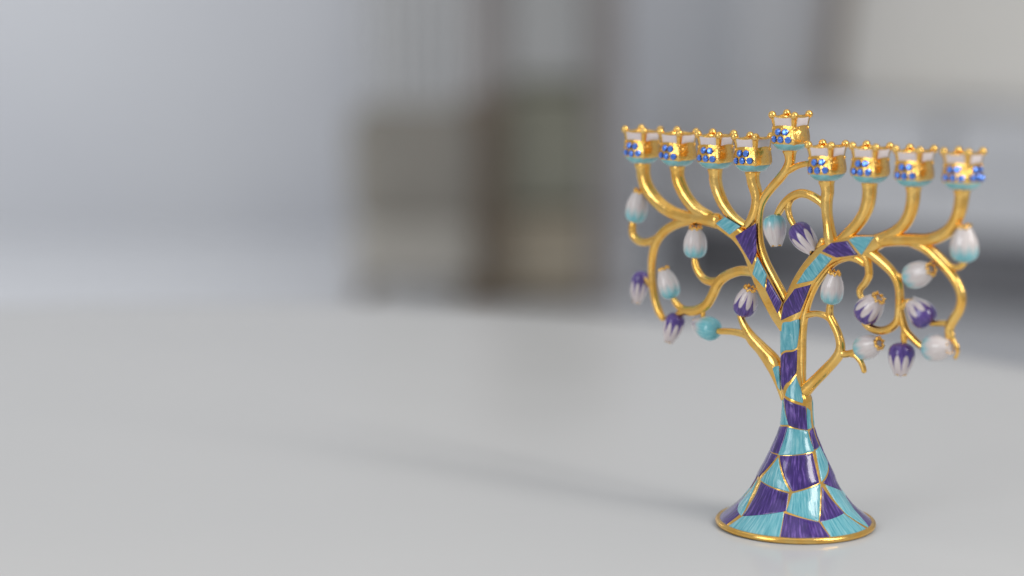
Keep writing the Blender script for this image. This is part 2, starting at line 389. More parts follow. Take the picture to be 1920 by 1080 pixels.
    ('twig', 0.9, [(59.81, 0.0, 120.58, 0.82), (63.19, 0.0, 119.01, 1.03), (66.83, 0.0, 116.23, 1.13), (70.2, 0.0, 113.65, 1.22), (73.24, 0.0, 113.73, 1.22), (75.51, 0.0, 115.37, 1.12), (76.38, 0.0, 117.09, 0.81)]),
    ('twig', 0.95, [(71.41, 0.0, 91.88, 1.53), (68.6, 0.0, 91.57, 1.23), (65.29, 0.0, 91.2, 1.13), (61.97, 0.0, 90.84, 1.03), (60.53, 0.0, 91.1, 0.72)]),
    ('twig', 0.9, [(70.33, 0.0, 89.27, 1.02), (71.32, 0.0, 87.72, 1.02), (72.11, 0.0, 85.32, 0.92), (73.84, 0.0, 82.82, 0.82), (73.91, 0.0, 80.55, 0.72), (73.04, 0.0, 78.57, 0.72)]),
    ('right lower branch', 0.95, [(0.64, 0.0, 52.72, 1.74), (2.94, 0.0, 55.91, 2.83), (7.06, 0.0, 59.99, 2.38), (12.66, 0.0, 65.54, 2.26), (17.19, 0.0, 70.25, 2.15), (19.92, 0.0, 74.06, 2.14), (20.33, 0.0, 77.8, 1.82), (18.94, 0.0, 81.98, 1.71), (16.79, 0.0, 85.64, 1.71), (14.91, 0.0, 88.69, 1.61), (14.84, 0.0, 91.72, 1.5), (15.28, 0.0, 94.36, 1.18), (15.49, 0.0, 96.11, 0.86)]),
    ('twig', 0.95, [(1.94, 0.0, 87.07, 1.52), (4.54, 0.0, 88.01, 1.4), (8.7, 0.0, 88.89, 1.29), (12.85, 0.0, 88.47, 1.4), (15.47, 0.0, 87.01, 1.39)]),
    ('twig', 0.95, [(19.4, 0.0, 74.44, 1.93), (22.48, 0.0, 73.94, 1.49), (25.51, 0.0, 74.74, 1.38), (28.02, 0.0, 75.68, 1.28), (30.51, 0.0, 76.84, 0.85)]),
    ('twig', 0.95, [(25.02, 0.0, 74.24, 1.17), (27.57, 0.0, 73.9, 1.17), (29.89, 0.0, 72.03, 1.17), (31.48, 0.0, 69.42, 1.11), (31.76, 0.0, 68.16, 1.06)]),
    ('left lower branch', 0.8, [(-7.61, 0.0, 51.61, 0.88), (-8.79, 0.0, 56.36, 1.76), (-10.24, 0.0, 61.31, 2.96), (-12.5, 0.0, 65.93, 3.74), (-18.3, 0.0, 71.04, 2.98), (-23.29, 0.0, 74.71, 2.66), (-26.66, 0.0, 78.6, 1.88), (-28.93, 0.0, 81.94, 1.55), (-29.81, 0.0, 84.32, 1.33), (-29.03, 0.0, 87.09, 0.89)]),
    ('twig', 0.9, [(-22.74, 0.0, 74.78, 1.99), (-27.44, 0.0, 76.26, 1.66), (-33.55, 0.0, 76.69, 1.45), (-40.25, 0.0, 76.16, 1.34), (-43.63, 0.0, 76.01, 1.01)]),
    ('left mid branch', 0.85, [(-20.3, 0.0, 102.24, 1.98), (-24.68, 0.0, 102.95, 2.09), (-30.71, 0.0, 102.61, 2.1), (-37.31, 0.0, 99.97, 2.12), (-41.72, 0.0, 96.39, 2.24), (-44.45, 0.0, 91.14, 2.13), (-47.77, 0.0, 86.49, 2.14), (-52.85, 0.0, 83.67, 2.15), (-58.01, 0.0, 82.89, 2.04), (-61.2, 0.0, 83.71, 1.7), (-64.13, 0.0, 85.93, 1.48), (-66.2, 0.0, 88.48, 1.03)]),
    ('twig', 0.9, [(-41.74, 0.0, 97.29, 1.79), (-45.67, 0.0, 96.69, 1.79), (-49.37, 0.0, 97.69, 1.69), (-52.55, 0.0, 100.8, 1.58), (-54.03, 0.0, 104.07, 1.47), (-54.36, 0.0, 107.23, 1.01)]),
    ('twig', 0.9, [(-55.71, 0.0, 83.14, 1.58), (-59.44, 0.0, 82.51, 1.7), (-62.03, 0.0, 81.32, 1.59), (-64.03, 0.0, 78.79, 1.03)]),
    ('twig', 0.95, [(-49.45, 0.0, 85.17, 1.35), (-49.42, 0.0, 83.12, 1.13), (-49.39, 0.0, 81.76, 1.01), (-49.65, 0.0, 80.13, 0.68)]),
    ('twig', 0.9, [(-74.72, 0.0, 112.58, 1.71), (-80.01, 0.0, 110.52, 1.72), (-84.77, 0.0, 110.59, 1.73), (-88.09, 0.0, 113.1, 1.67), (-88.43, 0.0, 117.02, 1.62), (-87.86, 0.0, 120.08, 1.04)]),
    ('twig', 0.9, [(-77.4, 0.0, 90.83, 1.15), (-81.03, -1.5, 92.65, 1.04), (-84.68, -3.0, 94.94, 0.93)]),
]
BUDS = [
    ('teal', (-87.25, 0.0, 118.51), (-84.01, 0.5, 133.1), 9.89, 1),
    ('teal', (-54.05, 0.0, 105.89), (-53.59, 0.5, 119.57), 10.12, 1),
    ('teal', (-65.9, 0.0, 87.36), (-70.53, 1.0, 100.61), 9.12, 1),
    ('purple', (-85.31, -3.0, 96.99), (-89.28, -4.0, 82.42), 8.13, 0),
    ('purple', (-63.19, 0.0, 81.19), (-67.17, 1.0, 68.15), 8.9, 0),
    ('teal', (-41.44, 1.0, 75.92), (-56.76, -4.0, 77.74), 10.39, 0),
    ('purple', (-28.98, 0.0, 84.18), (-23.81, 1.0, 96.68), 9.95, 1),
    ('teal', (-13.47, 0.5, 127.54), (-11.21, 1.0, 114.19), 9.79, 0),
    ('purple', (-3.13, 0.0, 123.93), (7.4, 0.5, 113.35), 10.12, 0),
    ('teal', (15.05, 0.0, 93.47), (17.43, 1.0, 107.19), 9.4, 1),
    ('purple', (29.92, 0.0, 89.02), (39.03, 1.0, 99.04), 11.17, 1),
    ('teal', (50.39, 0.0, 107.02), (63.22, 2.0, 112.59), 10.52, 1),
    ('teal', (75.96, 0.0, 115.82), (75.6, 1.0, 130.38), 10.95, 1),
    ('purple', (61.75, 0.0, 90.39), (52.41, 0.5, 99.09), 10.76, 0),
    ('teal', (28.51, 0.0, 76.39), (40.47, 2.0, 80.84), 10.14, 1),
    ('purple', (49.22, 0.0, 81.82), (49.29, 1.0, 68.38), 10.65, 0),
    ('teal', (59.66, 0.0, 80.94), (72.48, 2.0, 82.71), 10.7, 0),
]
CUPS = [
    (-83.51, 144.13, 1),
    (-63.94, 144.14, 0),
    (-43.81, 144.22, 0),
    (-24.54, 144.07, 0),
    (-5.93, 153.85, 0),
    (12.12, 142.68, 0),
    (32.27, 143.14, 0),
    (52.52, 143.0, 0),
    (73.97, 143.2, 2),
]

# ---- trunk surface: rings (z, centre u, half width u, half depth n, squareness) in metres
def trunk_ring(z):
    R = TRUNK
    if z <= R[0][0]: return R[0][1:]
    for i in range(len(R) - 1):
        if z <= R[i + 1][0]:
            a, b = R[i], R[i + 1]
            t = (z - a[0]) / (b[0] - a[0])
            return tuple(a[k] + (b[k] - a[k]) * t for k in range(1, 5))
    return R[-1][1:]
def trunk_point(th, z, off=0.0):
    """th = 0 faces the front of the menorah, +90 deg its right side; returns (u, n, z)."""
    c, a, b, e = trunk_ring(z)
    s, k = math.sin(th), math.cos(th)
    su = math.copysign(abs(s) ** (2.0 / e), s)
    sn = math.copysign(abs(k) ** (2.0 / e), k)
    return (c + (a + off) * su, (b + off) * sn, z)


menorah = bpy.data.objects.new('menorah', None)
COL.objects.link(menorah)
tag(menorah, 'gold tree shaped menorah with teal and purple enamel on white table', 'menorah')
PHI = R(43.0)
# local x = u, local y = -n, local z = z
menorah.rotation_euler = (0, 0, -PHI)

def L(u, n, z):
    return Vector((u, -n, z))

# ---- trunk (flared foot and stem)
def build_trunk():
    seg = 96
    zs = []
    for i in range(len(TRUNK) - 1):
        a, b = TRUNK[i][0], TRUNK[i + 1][0]
        k = max(1, int((b - a) / 0.0012))
        zs += [a + (b - a) * j / k for j in range(k)]
    zs.append(TRUNK[-1][0])
    verts, faces = [], []
    for z in zs:
        for i in range(seg):
            verts.append(L(*trunk_point(2 * math.pi * i / seg, z)))
    for j in range(len(zs) - 1):
        for i in range(seg):
            k = (i + 1) % seg
            faces.append((j * seg + i, (j + 1) * seg + i, (j + 1) * seg + k, j * seg + k))
    verts.append(L(trunk_ring(zs[-1])[0], 0, zs[-1] + 0.0015))
    top = len(verts) - 1
    o = (len(zs) - 1) * seg
    for i in range(seg):
        faces.append((o + i, top, o + (i + 1) % seg))
    return mesh_object('trunk', verts, faces, GOLD, menorah)

trunk = build_trunk()
# rolled gold rim of the foot
rim_prof = []
for i in range(0, 25):
    a = 2 * math.pi * i / 24
    rim_prof.append((0.0316 + 0.0013 * math.cos(a), 0.0013 + 0.0013 * math.sin(a)))
lathe('foot_rim', rim_prof, GOLD, trunk, 128)

RINGS = [(1.0, -0.00010), (0.975, 0.00012), (0.94, 0.00024), (0.85, 0.00031), (0.65, 0.00036), (0.4, 0.00038), (0.18, 0.00040)]

def grow(poly, mx, d):
    """push every edge of the polygon outward by d"""
    P = [(p[0] * mx, p[1]) for p in poly]
    n = len(P)
    area = sum(P[i][0] * P[(i + 1) % n][1] - P[(i + 1) % n][0] * P[i][1] for i in range(n))
    sg = 1.0 if area > 0 else -1.0
    out = []
    for i in range(n):
        e = []
        for a, b in ((P[i - 1], P[i]), (P[i], P[(i + 1) % n])):
            dx, dy = b[0] - a[0], b[1] - a[1]
            l = math.hypot(dx, dy) or 1e-9
            e.append((sg * dy / l, -sg * dx / l))
        k = 1.0 + e[0][0] * e[1][0] + e[0][1] * e[1][1]
        k = max(k, 0.5)
        out.append(((P[i][0] + d * (e[0][0] + e[1][0]) / k) / mx, P[i][1] + d * (e[0][1] + e[1][1]) / k))
    return out

def panel_mesh(poly, place, uv_angle=0.0, uv_scale=1000.0, sub=10, metric=None, widen=0.0):
    """pillow-shaped enamel panel over a polygon given in surface coordinates"""
    n = len(poly)
    mx = metric or 1.0
    poly = grow(poly, mx, widen)
    cx = sum(p[0] for p in poly) / n
    cy = sum(p[1] for p in poly) / n
    ring = []
    for i in range(n):
        p0, p1, p2 = poly[i - 1], poly[i], poly[(i + 1) % n]
        # corner rounded with a short quadratic
        q = 0.05
        a = (p1[0] + (p0[0] - p1[0]) * q, p1[1] + (p0[1] - p1[1]) * q)
        b = (p1[0] + (p2[0] - p1[0]) * q, p1[1] + (p2[1] - p1[1]) * q)
        for t in (0.0, 0.33, 0.67, 1.0):
            ring.append(((1 - t) ** 2 * a[0] + 2 * t * (1 - t) * p1[0] + t * t * b[0],
                         (1 - t) ** 2 * a[1] + 2 * t * (1 - t) * p1[1] + t * t * b[1]))
        e = (p2[0] + (p1[0] - p2[0]) * q, p2[1] + (p1[1] - p2[1]) * q)
        for t in range(1, sub):
            f = t / sub
            ring.append((b[0] + (e[0] - b[0]) * f, b[1] + (e[1] - b[1]) * f))
    m = len(ring)
    verts, uvs, faces = [], [], []
    ca, sa = math.cos(uv_angle), math.sin(uv_angle)
    ox, oy = random.random() * 40, random.random() * 40
    def put(x, y, off):
        verts.append(place(x, y, off))
        X, Y = x * mx * uv_scale, y * uv_scale
        uvs.append((ca * X - sa * Y + ox, sa * X + ca * Y + oy))
    for s, off in RINGS:
        for x, y in ring:
            put(cx + (x - cx) * s, cy + (y - cy) * s, off)
    put(cx, cy, RINGS[-1][1])
    for j in range(len(RINGS) - 1):
        for i in range(m):
            k = (i + 1) % m
            faces.append((j * m + i, j * m + k, (j + 1) * m + k, (j + 1) * m + i))
    o = (len(RINGS) - 1) * m
    for i in range(m):
        faces.append((o + i, o + (i + 1) % m, len(verts) - 1))
    return verts, faces, uvs

ENAMEL = {'teal': TEAL, 'purple': PURPLE}
for half in (0.0, math.pi):
    for col, poly in TRUNK_PANELS:
        zc = sum(p[1] for p in poly) / len(poly)
        if half and zc > 0.05:
            continue
        rad = trunk_ring(zc)[1]
        v, f, uv = panel_mesh([(p[0] + half, p[1]) for p in poly], lambda a, z, off: L(*trunk_point(a, z, off)), metric=rad, widen=0.00056 if zc < 0.05 else 0.00016)
        mesh_object('enamel_panel', v, f, ENAMEL[col], trunk, uvs=uv)

# ---- branches
def catmull(pts, k=6):
    out = []
    n = len(pts)
    for i in range(n - 1):
        p0, p1, p2, p3 = pts[max(i - 1, 0)], pts[i], pts[i + 1], pts[min(i + 2, n - 1)]
        for j in range(k):
            t = j / k
            out.append(tuple(0.5 * (2 * p1[c] + (p2[c] - p0[c]) * t + (2 * p0[c] - 5 * p1[c] + 4 * p2[c] - p3[c]) * t * t
                                    + (3 * p1[c] - p0[c] - 3 * p2[c] + p3[c]) * t ** 3) for c in range(4)))
    out.append(pts[-1])
    return out

def tube(name, pts, ratio, parent, mat=GOLD, e=2.2, seg=20, depth=None):
    """pts (u, n, z, r) in mm; section lies flat in the menorah's plane"""
    P = catmull(pts)
    verts, faces = [], []
    N = len(P)
    rows = []
    for i in range(N):
        a = P[max(i - 1, 0)]
        b = P[min(i + 1, N - 1)]
        T = Vector((b[0] - a[0], b[1] - a[1], b[2] - a[2])).normalized()
        side = T.cross(Vector((0, 1, 0)))
        side = side.normalized() if side.length > 1e-6 else Vector((1, 0, 0))
        fr = side.cross(T).normalized()
        rows.append((Vector(P[i][:3]), T, side, fr, P[i][3]))
    # rounded ends
    def cap(row, sgn):
        c, T, s, f, r = row
        return [(c + T * (sgn * r * 0.8 * math.sin(a)), T, s, f, r * math.cos(a)) for a in (R(30), R(60), R(85))]
    rows = list(reversed(cap(rows[0], -1))) + rows + cap(rows[-1], 1)
    for c, T, s, f, r in rows:
        for i in range(seg):
            a = 2 * math.pi * i / seg
            ca, sa = math.cos(a), math.sin(a)
            x = math.copysign(abs(ca) ** (2 / e), ca) * r
            y = math.copysign(abs(sa) ** (2 / e), sa) * (min(depth, r * 1.4) if depth else r * ratio)
            p = c + s * x + f * y
            verts.append(L(p.x / 1000, p.y / 1000, p.z / 1000))
    for j in range(len(rows) - 1):
        for i in range(seg):
            k = (i + 1) % seg
            faces.append((j * seg + i, (j + 1) * seg + i, (j + 1) * seg + k, j * seg + k))
    faces.append(tuple(range(seg)))
    faces.append(tuple(reversed(range((len(rows) - 1) * seg, len(rows) * seg))))
    o = mesh_object(name, verts, faces, mat, parent)
    bm = bmesh.new()
    bm.from_mesh(o.data)
    bmesh.ops.recalc_face_normals(bm, faces=bm.faces)
    bm.to_mesh(o.data)
    bm.free()
    return o

arm_objects = {}
for name, ratio, pts in BRANCHES:
    plain = 'cup_stem' if 'stem' in name else ('twig' if name.endswith('twig') else 'branch')
    if name.endswith(' arm'):
        arm_objects[name] = tube('arm', pts, ratio, menorah, e=4.2, seg=32, depth=2.6)
    elif name == 'trunk edge':
        tube('edge_rib', pts, ratio, menorah, e=2.8)
    else:
        tube(plain, pts, ratio, menorah)

# flat enamel panels on the two arms; streaks run along each arm
for i, (col, poly) in enumerate(ARM_PANELS):
    ang = [R(-28), R(-42), R(-65), R(-70), R(55), R(25), R(28), R(30), R(10)][i]
    owner = arm_objects['right arm'] if i < 4 else arm_objects['left arm']
    nf = 0.0026 if i < 8 else 0.0024
    v, f, uv = panel_mesh(poly, lambda u, z, off, nf=nf: L(u, nf + off * 1.3, z), uv_angle=ang, widen=0.0001)
    mesh_object('enamel_panel', v, f, ENAMEL[col], owner, uvs=uv)

# ---- candle cups
CUP_PROFILE = [(0.0, 2.9, 2.0), (0.35, 4.1, 2.1), (0.9, 5.2, 2.1), (1.6, 6.0, 2.2), (2.4, 6.6, 2.3), (3.2, 7.0, 2.4), (4.2, 7.2, 2.5), (5.4, 7.2, 2.5),
               (7.0, 7.0, 2.5), (8.8, 6.6, 2.6), (10.4, 6.35, 2.7), (11.6, 6.35, 3.0), (12.8, 6.45, 3.4), (14.1, 6.7, 4.0)]
def cup_ring(z):
    P = CUP_PROFILE
    for i in range(len(P) - 1):
        if z <= P[i + 1][0]:
            t = (z - P[i][0]) / (P[i + 1][0] - P[i][0])
            return P[i][1] + (P[i + 1][1] - P[i][1]) * t, P[i][2] + (P[i + 1][2] - P[i][2]) * t
    return P[-1][1], P[-1][2]
def cup_point(a, z, off=0.0):
    """a = 0 front face; mm, cup frame with its bottom at 0; returns metres in menorah axes"""
    s, e = cup_ring(z)
    s *= 0.955
    c, k = abs(math.cos(a)), abs(math.sin(a))
    r = s / ((c ** e + k ** e) ** (1 / e)) + off
    corner = abs(math.sin(2 * a)) ** 3
    zz = z + max(0.0, z - 10.4) / 3.7 * 0.55 * corner
    return L(r * math.sin(a) / 1000, r * math.cos(a) / 1000, zz / 1000)

def cup_body_mesh():
    seg = 72
    verts, faces = [], []
    zs = [0, 0.15, 0.35, 0.6, 0.9, 1.2, 1.6, 2.0, 2.4, 2.8, 3.2, 3.6, 4.2, 4.8, 5.4, 6.2, 7, 8, 8.8, 9.6, 10.4, 11, 11.6, 12.2, 12.8, 13.5, 14.1]
    rows = [(z, 0.0) for z in zs] + [(14.25, -0.45), (14.1, -0.95), (12.0, -1.1), (9.0, -1.2), (6.0, -1.4), (5.0, -2.6), (4.8, -6.0)]
    for z, off in rows:
        for i in range(seg):
            a = 2 * math.pi * i / seg
            # corner ridges stand proud of the faces
            d = abs(((a - math.pi / 4 + math.pi / 4) % (math.pi / 2)) - math.pi / 4)
            ridge = 0.0
            if off == 0.0 and z > 2.4:
                ridge = (0.6 + 0.08 * max(0.0, z - 9)) * math.exp(-(d / (0.075 + 0.012 * max(0.0, z - 9))) ** 2) * min(1.0, (z - 2.4) / 1.0)
            verts.append(cup_point(a, z, off + ridge))
    for j in range(len(rows) - 1):
        for i in range(seg):
            k = (i + 1) % seg
            faces.append((j * seg + i, j * seg + k, (j + 1) * seg + k, (j + 1) * seg + i))
    faces.append(tuple(reversed(range(seg))))
    faces.append(tuple(range((len(rows) - 1) * seg, len(rows) * seg)))
    me = bpy.data.meshes.new('candle_cup')
    me.from_pydata([tuple(v) for v in verts], [], faces)
    me.materials.append(GOLD_CUP)
    me.polygons.foreach_set('use_smooth', [True] * len(me.polygons))
    return me

def patch_mesh(name, a0, a1, zlo, zhi, off, mat, na=16, nz=5):
    verts, faces = [], []
    for j in range(nz + 1):
        for i in range(na + 1):
            t, s = i / na, j / nz
            a = a0 + (a1 - a0) * t
            lo = zlo(t) if callable(zlo) else zlo
            hi = zhi(t) if callable(zhi) else zhi
            rim = (j in (0, nz)) or (a1 - a0 < 6.2 and i in (0, na))
            verts.append(cup_point(a, lo + (hi - lo) * s, -0.06 if rim else off))
    w = na + 1
    for j in range(nz):
        for i in range(na):
            faces.append((j * w + i, j * w + i + 1, (j + 1) * w + i + 1, (j + 1) * w + i))
    me = bpy.data.meshes.new(name)
    me.from_pydata([tuple(v) for v in verts], [], faces)
    me.materials.append(mat)
    me.polygons.foreach_set('use_smooth', [True] * len(me.polygons))
    return me

def ball_mesh(name, r, mat, u=14, v=9):
    bm = bmesh.new()
    bmesh.ops.create_uvsphere(bm, u_segments=u, v_segments=v, radius=r)
    me = bpy.data.meshes.new(name)
    bm.to_mesh(me)
    bm.free()
    me.materials.append(mat)
    me.polygons.foreach_set('use_smooth', [True] * len(me.polygons))
    return me

def crystal_mesh():
    """round brilliant: girdle, crown facets and table, z outward"""
    verts, faces = [], []
    n = 8
    spec = [(1.50, -0.6, 0.0), (1.50, 0.29, 0.0), (1.15, 0.77, 0.5), (0.68, 1.0, 0.0)]
    for r, z, sh in spec:
        for i in range(n):
            a = 2 * math.pi * (i + sh) / n
            verts.append((r * math.cos(a) / 1000, r * math.sin(a) / 1000, z / 1000))
    for i in range(n):
        k = (i + 1) % n
        faces.append((i, k, n + k, n + i))
        faces.append((n + i, n + k, 2 * n + i))
        faces.append((n + k, 2 * n + k, 2 * n + i))
        faces.append((2 * n + i, 2 * n + k, 3 * n + k))
        faces.append((2 * n + i, 3 * n + k, 3 * n + i))
    faces.append(tuple(range(3 * n, 4 * n)))
    me = bpy.data.meshes.new('crystal')
    me.from_pydata(verts, [], faces)
    me.materials.append(CRYSTAL)
    me.materials.append(CRYSTAL_RIM)
    for p in me.polygons:
        if p.center.z < 0.0006:
            p.material_index = 1
    return me

body_me = cup_body_mesh()
white_me = [patch_mesh('white_enamel_panel', f * math.pi / 2 - R(38), f * math.pi / 2 + R(38),
                       lambda t: 10.6 - 0.5 * abs(2 * t - 1) ** 2, 13.75, 0.22, WHITE_ENAMEL) for f in range(4)]
teal_me = patch_mesh('teal_enamel_band', 0.0, 2 * math.pi, 0.35, 3.35, 0.20, TEAL_BAND, 64, 6)
ball_me = ball_mesh('corner_ball', 0.00165, GOLD)
bead_me = ball_mesh('ridge_bead', 0.00075, GOLD)
gem_me = crystal_mesh()
CRYSTAL_SPOTS = [(-29, 5.0), (-2, 4.9), (25, 5.0), (-16, 8.1), (13, 8.1)]

def gem_matrix(a, z):
    p = cup_point(a, z)
    da = cup_point(a + 0.02, z) - cup_point(a - 0.02, z)
    dz = cup_point(a, z + 0.1) - cup_point(a, z - 0.1)
    nrm = dz.cross(da).normalized()
    if nrm.dot(Vector((p.x, p.y, 0))) < 0:
        nrm = -nrm
    t = da.normalized()
    b = nrm.cross(t)
    spin = Matrix.Rotation(random.random() * 0.8, 4, 'Z')
    m = Matrix(((t.x, b.x, nrm.x, p.x), (t.y, b.y, nrm.y, p.y), (t.z, b.z, nrm.z, p.z), (0, 0, 0, 1)))
    return m @ spin

for u, z, flag in CUPS:
    wob = Matrix.Rotation(R(random.uniform(-3, 3)), 4, 'Z') @ Matrix.Rotation(R(random.uniform(-1.5, 1.5)), 4, 'X') @ Matrix.Rotation(R(random.uniform(-1.5, 1.5)), 4, 'Y')
    cup = link_mesh('candle_cup', body_me, menorah, Matrix.Translation(L(u / 1000, 0, z / 1000)) @ wob)
    for f in range(4):
        link_mesh('white_enamel_panel', white_me[f], cup)
    link_mesh('teal_enamel_band', teal_me, cup)
    for k in range(4):
        a = math.pi / 4 + k * math.pi / 2
        p = cup_point(a, 14.1, -0.1)
        link_mesh('corner_ball', ball_me, cup, Matrix.Translation(p + Vector((0, 0, 0.0001))))
        link_mesh('ridge_bead', bead_me, cup, Matrix.Translation(cup_point(a, 9.4, 0.25)))
    faces_with_gems = [0.0] + ([math.pi / 2] if flag == 2 else []) + ([-math.pi / 2] if flag == 1 else [])
    for fa in faces_with_gems:
        for ad, gz in CRYSTAL_SPOTS:
            link_mesh('crystal', gem_me, cup, gem_matrix(fa + R(ad + random.uniform(-1.6, 1.6)), gz + random.uniform(-0.16, 0.16)))

# ---- flower buds
BUD_PROFILE = [(0.0, 0.22), (0.02, 0.44), (0.06, 0.66), (0.12, 0.82), (0.20, 0.935), (0.30, 0.99), (0.40, 1.0), (0.52, 0.98), (0.64, 0.91),
               (0.75, 0.80), (0.84, 0.68), (0.91, 0.58), (0.96, 0.50), (1.0, 0.45)]
def bud(kind, base, tip, width, crown, shift=0.0):
    b = Vector(L(base[0], base[1], base[2])) / 1000
    t = Vector(L(tip[0], tip[1], tip[2])) / 1000
    axis = t - b
    ln = axis.length * 0.95
    q = axis.normalized().to_track_quat('Z', 'Y').to_matrix().to_4x4()
    seg = 54
    verts, uvs, faces = [], [], []
    ph = random.random() * 6.28
    rows = list(BUD_PROFILE)
    for tt, rr in rows:
        for i in range(seg + 1):
            a = 2 * math.pi * i / seg
            lobe = abs(math.sin(4.5 * a)) if False else 0.5 + 0.5 * math.cos(9 * a)
            r = rr * width / 2000 * (1 - 0.028 * (1 - lobe) * min(1.0, tt * 2.2))
            z = tt * ln
            if tt > 0.8:
                z += (tt - 0.8) / 0.2 * ln * 0.07 * (0.5 + 0.5 * math.cos(4.5 * a + ph)) - (tt - 0.8) / 0.2 * ln * 0.03
            verts.append((r * math.cos(a), r * math.sin(a), z))
            uvs.append((i / seg + 0.5 / 9, tt + shift * (1 if tt > 0 else 0)))
    for tt, rr in ((0.985, 0.38), (0.955, 0.22), (0.945, 0.01)):     # inside of the open tip
        for i in range(seg + 1):
            a = 2 * math.pi * i / seg
            r = rr * width / 2000
            verts.append((r * math.cos(a), r * math.sin(a), tt * ln))
            uvs.append((i / seg, 1.0))
    w = seg + 1
    faces.append(tuple(reversed(range(seg))))
    for j in range(len(rows) + 2):
        for i in range(seg):
            faces.append((j * w + i, j * w + i + 1, (j + 1) * w + i + 1, (j + 1) * w + i))
    o = mesh_object('flower_bud', verts, faces, BUD_PURPLE if kind == 'purple' else BUD_TEAL, menorah, uvs=uvs,
                    matrix=Matrix.Translation(b) @ q)
    # gold lip round the open tip
    pts, fc = [], []
    rs = 5
    amp = 1.0 if crown else 0.35
    rw = width / 2000 * 0.42
    for i in range(40):
        a = 2 * math.pi * i / 40
        rr = rw * (1 + 0.10 * amp * math.sin(5 * a + ph) + 0.06 * amp * math.sin(11 * a))
        zz = ln * (0.985 + 0.035 * amp * math.sin(7 * a + 2 * ph))
        tr = 0.00055 * (1.0 + 0.5 * amp * abs(math.sin(4 * a + ph))) if crown else 0.00026
        for k in range(rs):
            g = 2 * math.pi * k / rs
            pts.append(((rr + tr * math.cos(g)) * math.cos(a), (rr + tr * math.cos(g)) * math.sin(a), zz + tr * math.sin(g)))
    for i in range(40):
        for k in range(rs):
            i2, k2 = (i + 1) % 40, (k + 1) % rs
            fc.append((i * rs + k, i2 * rs + k, i2 * rs + k2, i * rs + k2))
    mesh_object('gold_lip', pts, fc, GOLD, o)
    return o
PAINT_SHIFT = {3: 0.05, 4: 0.06, 5: -0.16, 11: -0.01, 14: -0.03, 16: 0.0, 12: -0.02, 10: 0.04}
for i, (kind, base, tip, width, crown) in enumerate(BUDS):
    bud(kind, base, tip, width, crown, PAINT_SHIFT.get(i, random.uniform(-0.04, 0.04)))

# ------------------------------------------------------------------ blurred furniture behind the table
def thing(name, loc, rz, label, category, group=None):
    o = bpy.data.objects.new(name, None)
    COL.objects.link(o)
    o.location = loc
    o.rotation_euler = (0, 0, rz)
    return tag(o, label, category, None, group)

BROWN = soft_material('dark_brown_wood', (0.175, 0.135, 0.09), (0.21, 0.165, 0.12), 0.5, 6.0)
GREYBROWN = soft_material('grey_brown_wood', (0.30, 0.275, 0.265), (0.34, 0.315, 0.30), 0.5, 6.0)
OLIVE = soft_material('olive_grey_board', (0.245, 0.24, 0.185), (0.275, 0.27, 0.215), 0.6, 5.0)
BEIGE = soft_material('beige_board', (0.36, 0.31, 0.23), (0.40, 0.35, 0.27), 0.6, 5.0)
MIDGREY = soft_material('mid_grey_board', (0.42, 0.42, 0.41), (0.46, 0.46, 0.45), 0.6, 5.0)
CHARCOAL = soft_material('dark_taupe_fabric', (0.26, 0.243, 0.21), (0.30, 0.28, 0.245), 0.9, 5.0)
TAUPE = soft_material('taupe_fabric', (0.40, 0.375, 0.33), (0.44, 0.415, 0.37), 0.5, 5.0)
SOFA = soft_material('grey_sofa_fabric', (0.67, 0.675, 0.69), (0.71, 0.715, 0.725), 0.9, 8.0)
SOFA_DARK = soft_material('sofa_leg_and_gap_shade', (0.19, 0.19, 0.20), (0.22, 0.22, 0.23), 0.8, 8.0)  # leg colour, also used to paint the shade beneath the sofa
CREAM = soft_material('cream_cushion_fabric', (0.86, 0.83, 0.76), (0.90, 0.87, 0.81), 0.9, 8.0)
BROWNF = soft_material('brown_cushion_fabric', (0.42, 0.36, 0.31), (0.46, 0.40, 0.35), 0.9, 8.0)

# shelf unit, front at y = 5.43
sh = thing('shelf_unit', (0.0, 5.43, FLOOR_Z), 0, 'out of focus brown wooden shelf unit behind the table', 'shelf unit')
for x0, x1, m in ((-0.235, -0.135, GREYBROWN), (0.118, 0.212, GREYBROWN)):
    rounded_box('upright', (x1 - x0, 0.36, 1.9), ((x0 + x1) / 2, 0.18, 0.95), m, sh, 0.004, 2)
rounded_box('back_panel', (0.249, 0.012, 1.80), (-0.0085, 0.35, 0.95), OLIVE, sh, 0.002, 1)
for z in (0.03, 0.305, 0.665, 1.2, 1.86):
    rounded_box('shelf', (0.249, 0.33, 0.022), (-0.0085, 0.172, z), BROWN if z < 0.1 else OLIVE, sh, 0.002, 1)
def storage_box(z, h, mat, label):
    b = thing('storage_box', (-0.0085, 5.575, FLOOR_Z + z), 0, label, 'box', 'boxes on the brown shelf unit')
    rounded_box('box_body', (0.238, 0.27, h * 0.82), (0, 0, h * 0.41), mat, b, 0.006, 2)
    rounded_box('lid', (0.243, 0.276, h * 0.17), (0, 0, h * 0.905), mat, b, 0.006, 2)
storage_box(0.041, 0.235, BEIGE, 'out of focus beige box, lowest on the brown shelf unit')
storage_box(0.316, 0.325, OLIVE, 'out of focus dark olive box on the middle shelf of the brown unit')
storage_box(0.676, 0.50, MIDGREY, 'out of focus mid grey box, topmost on the brown shelf unit')

bd = thing('leaning_board', (-0.20, 5.415, FLOOR_Z), 0, 'out of focus dark brown board standing between cabinet and shelf unit', 'board')
rounded_box('panel', (0.125, 0.022, 0.60), (0, 0, 0.30), BROWN, bd, 0.005, 2)
rounded_box('edge_strip', (0.129, 0.026, 0.02), (0, 0, 0.61), BROWN, bd, 0.004, 2)

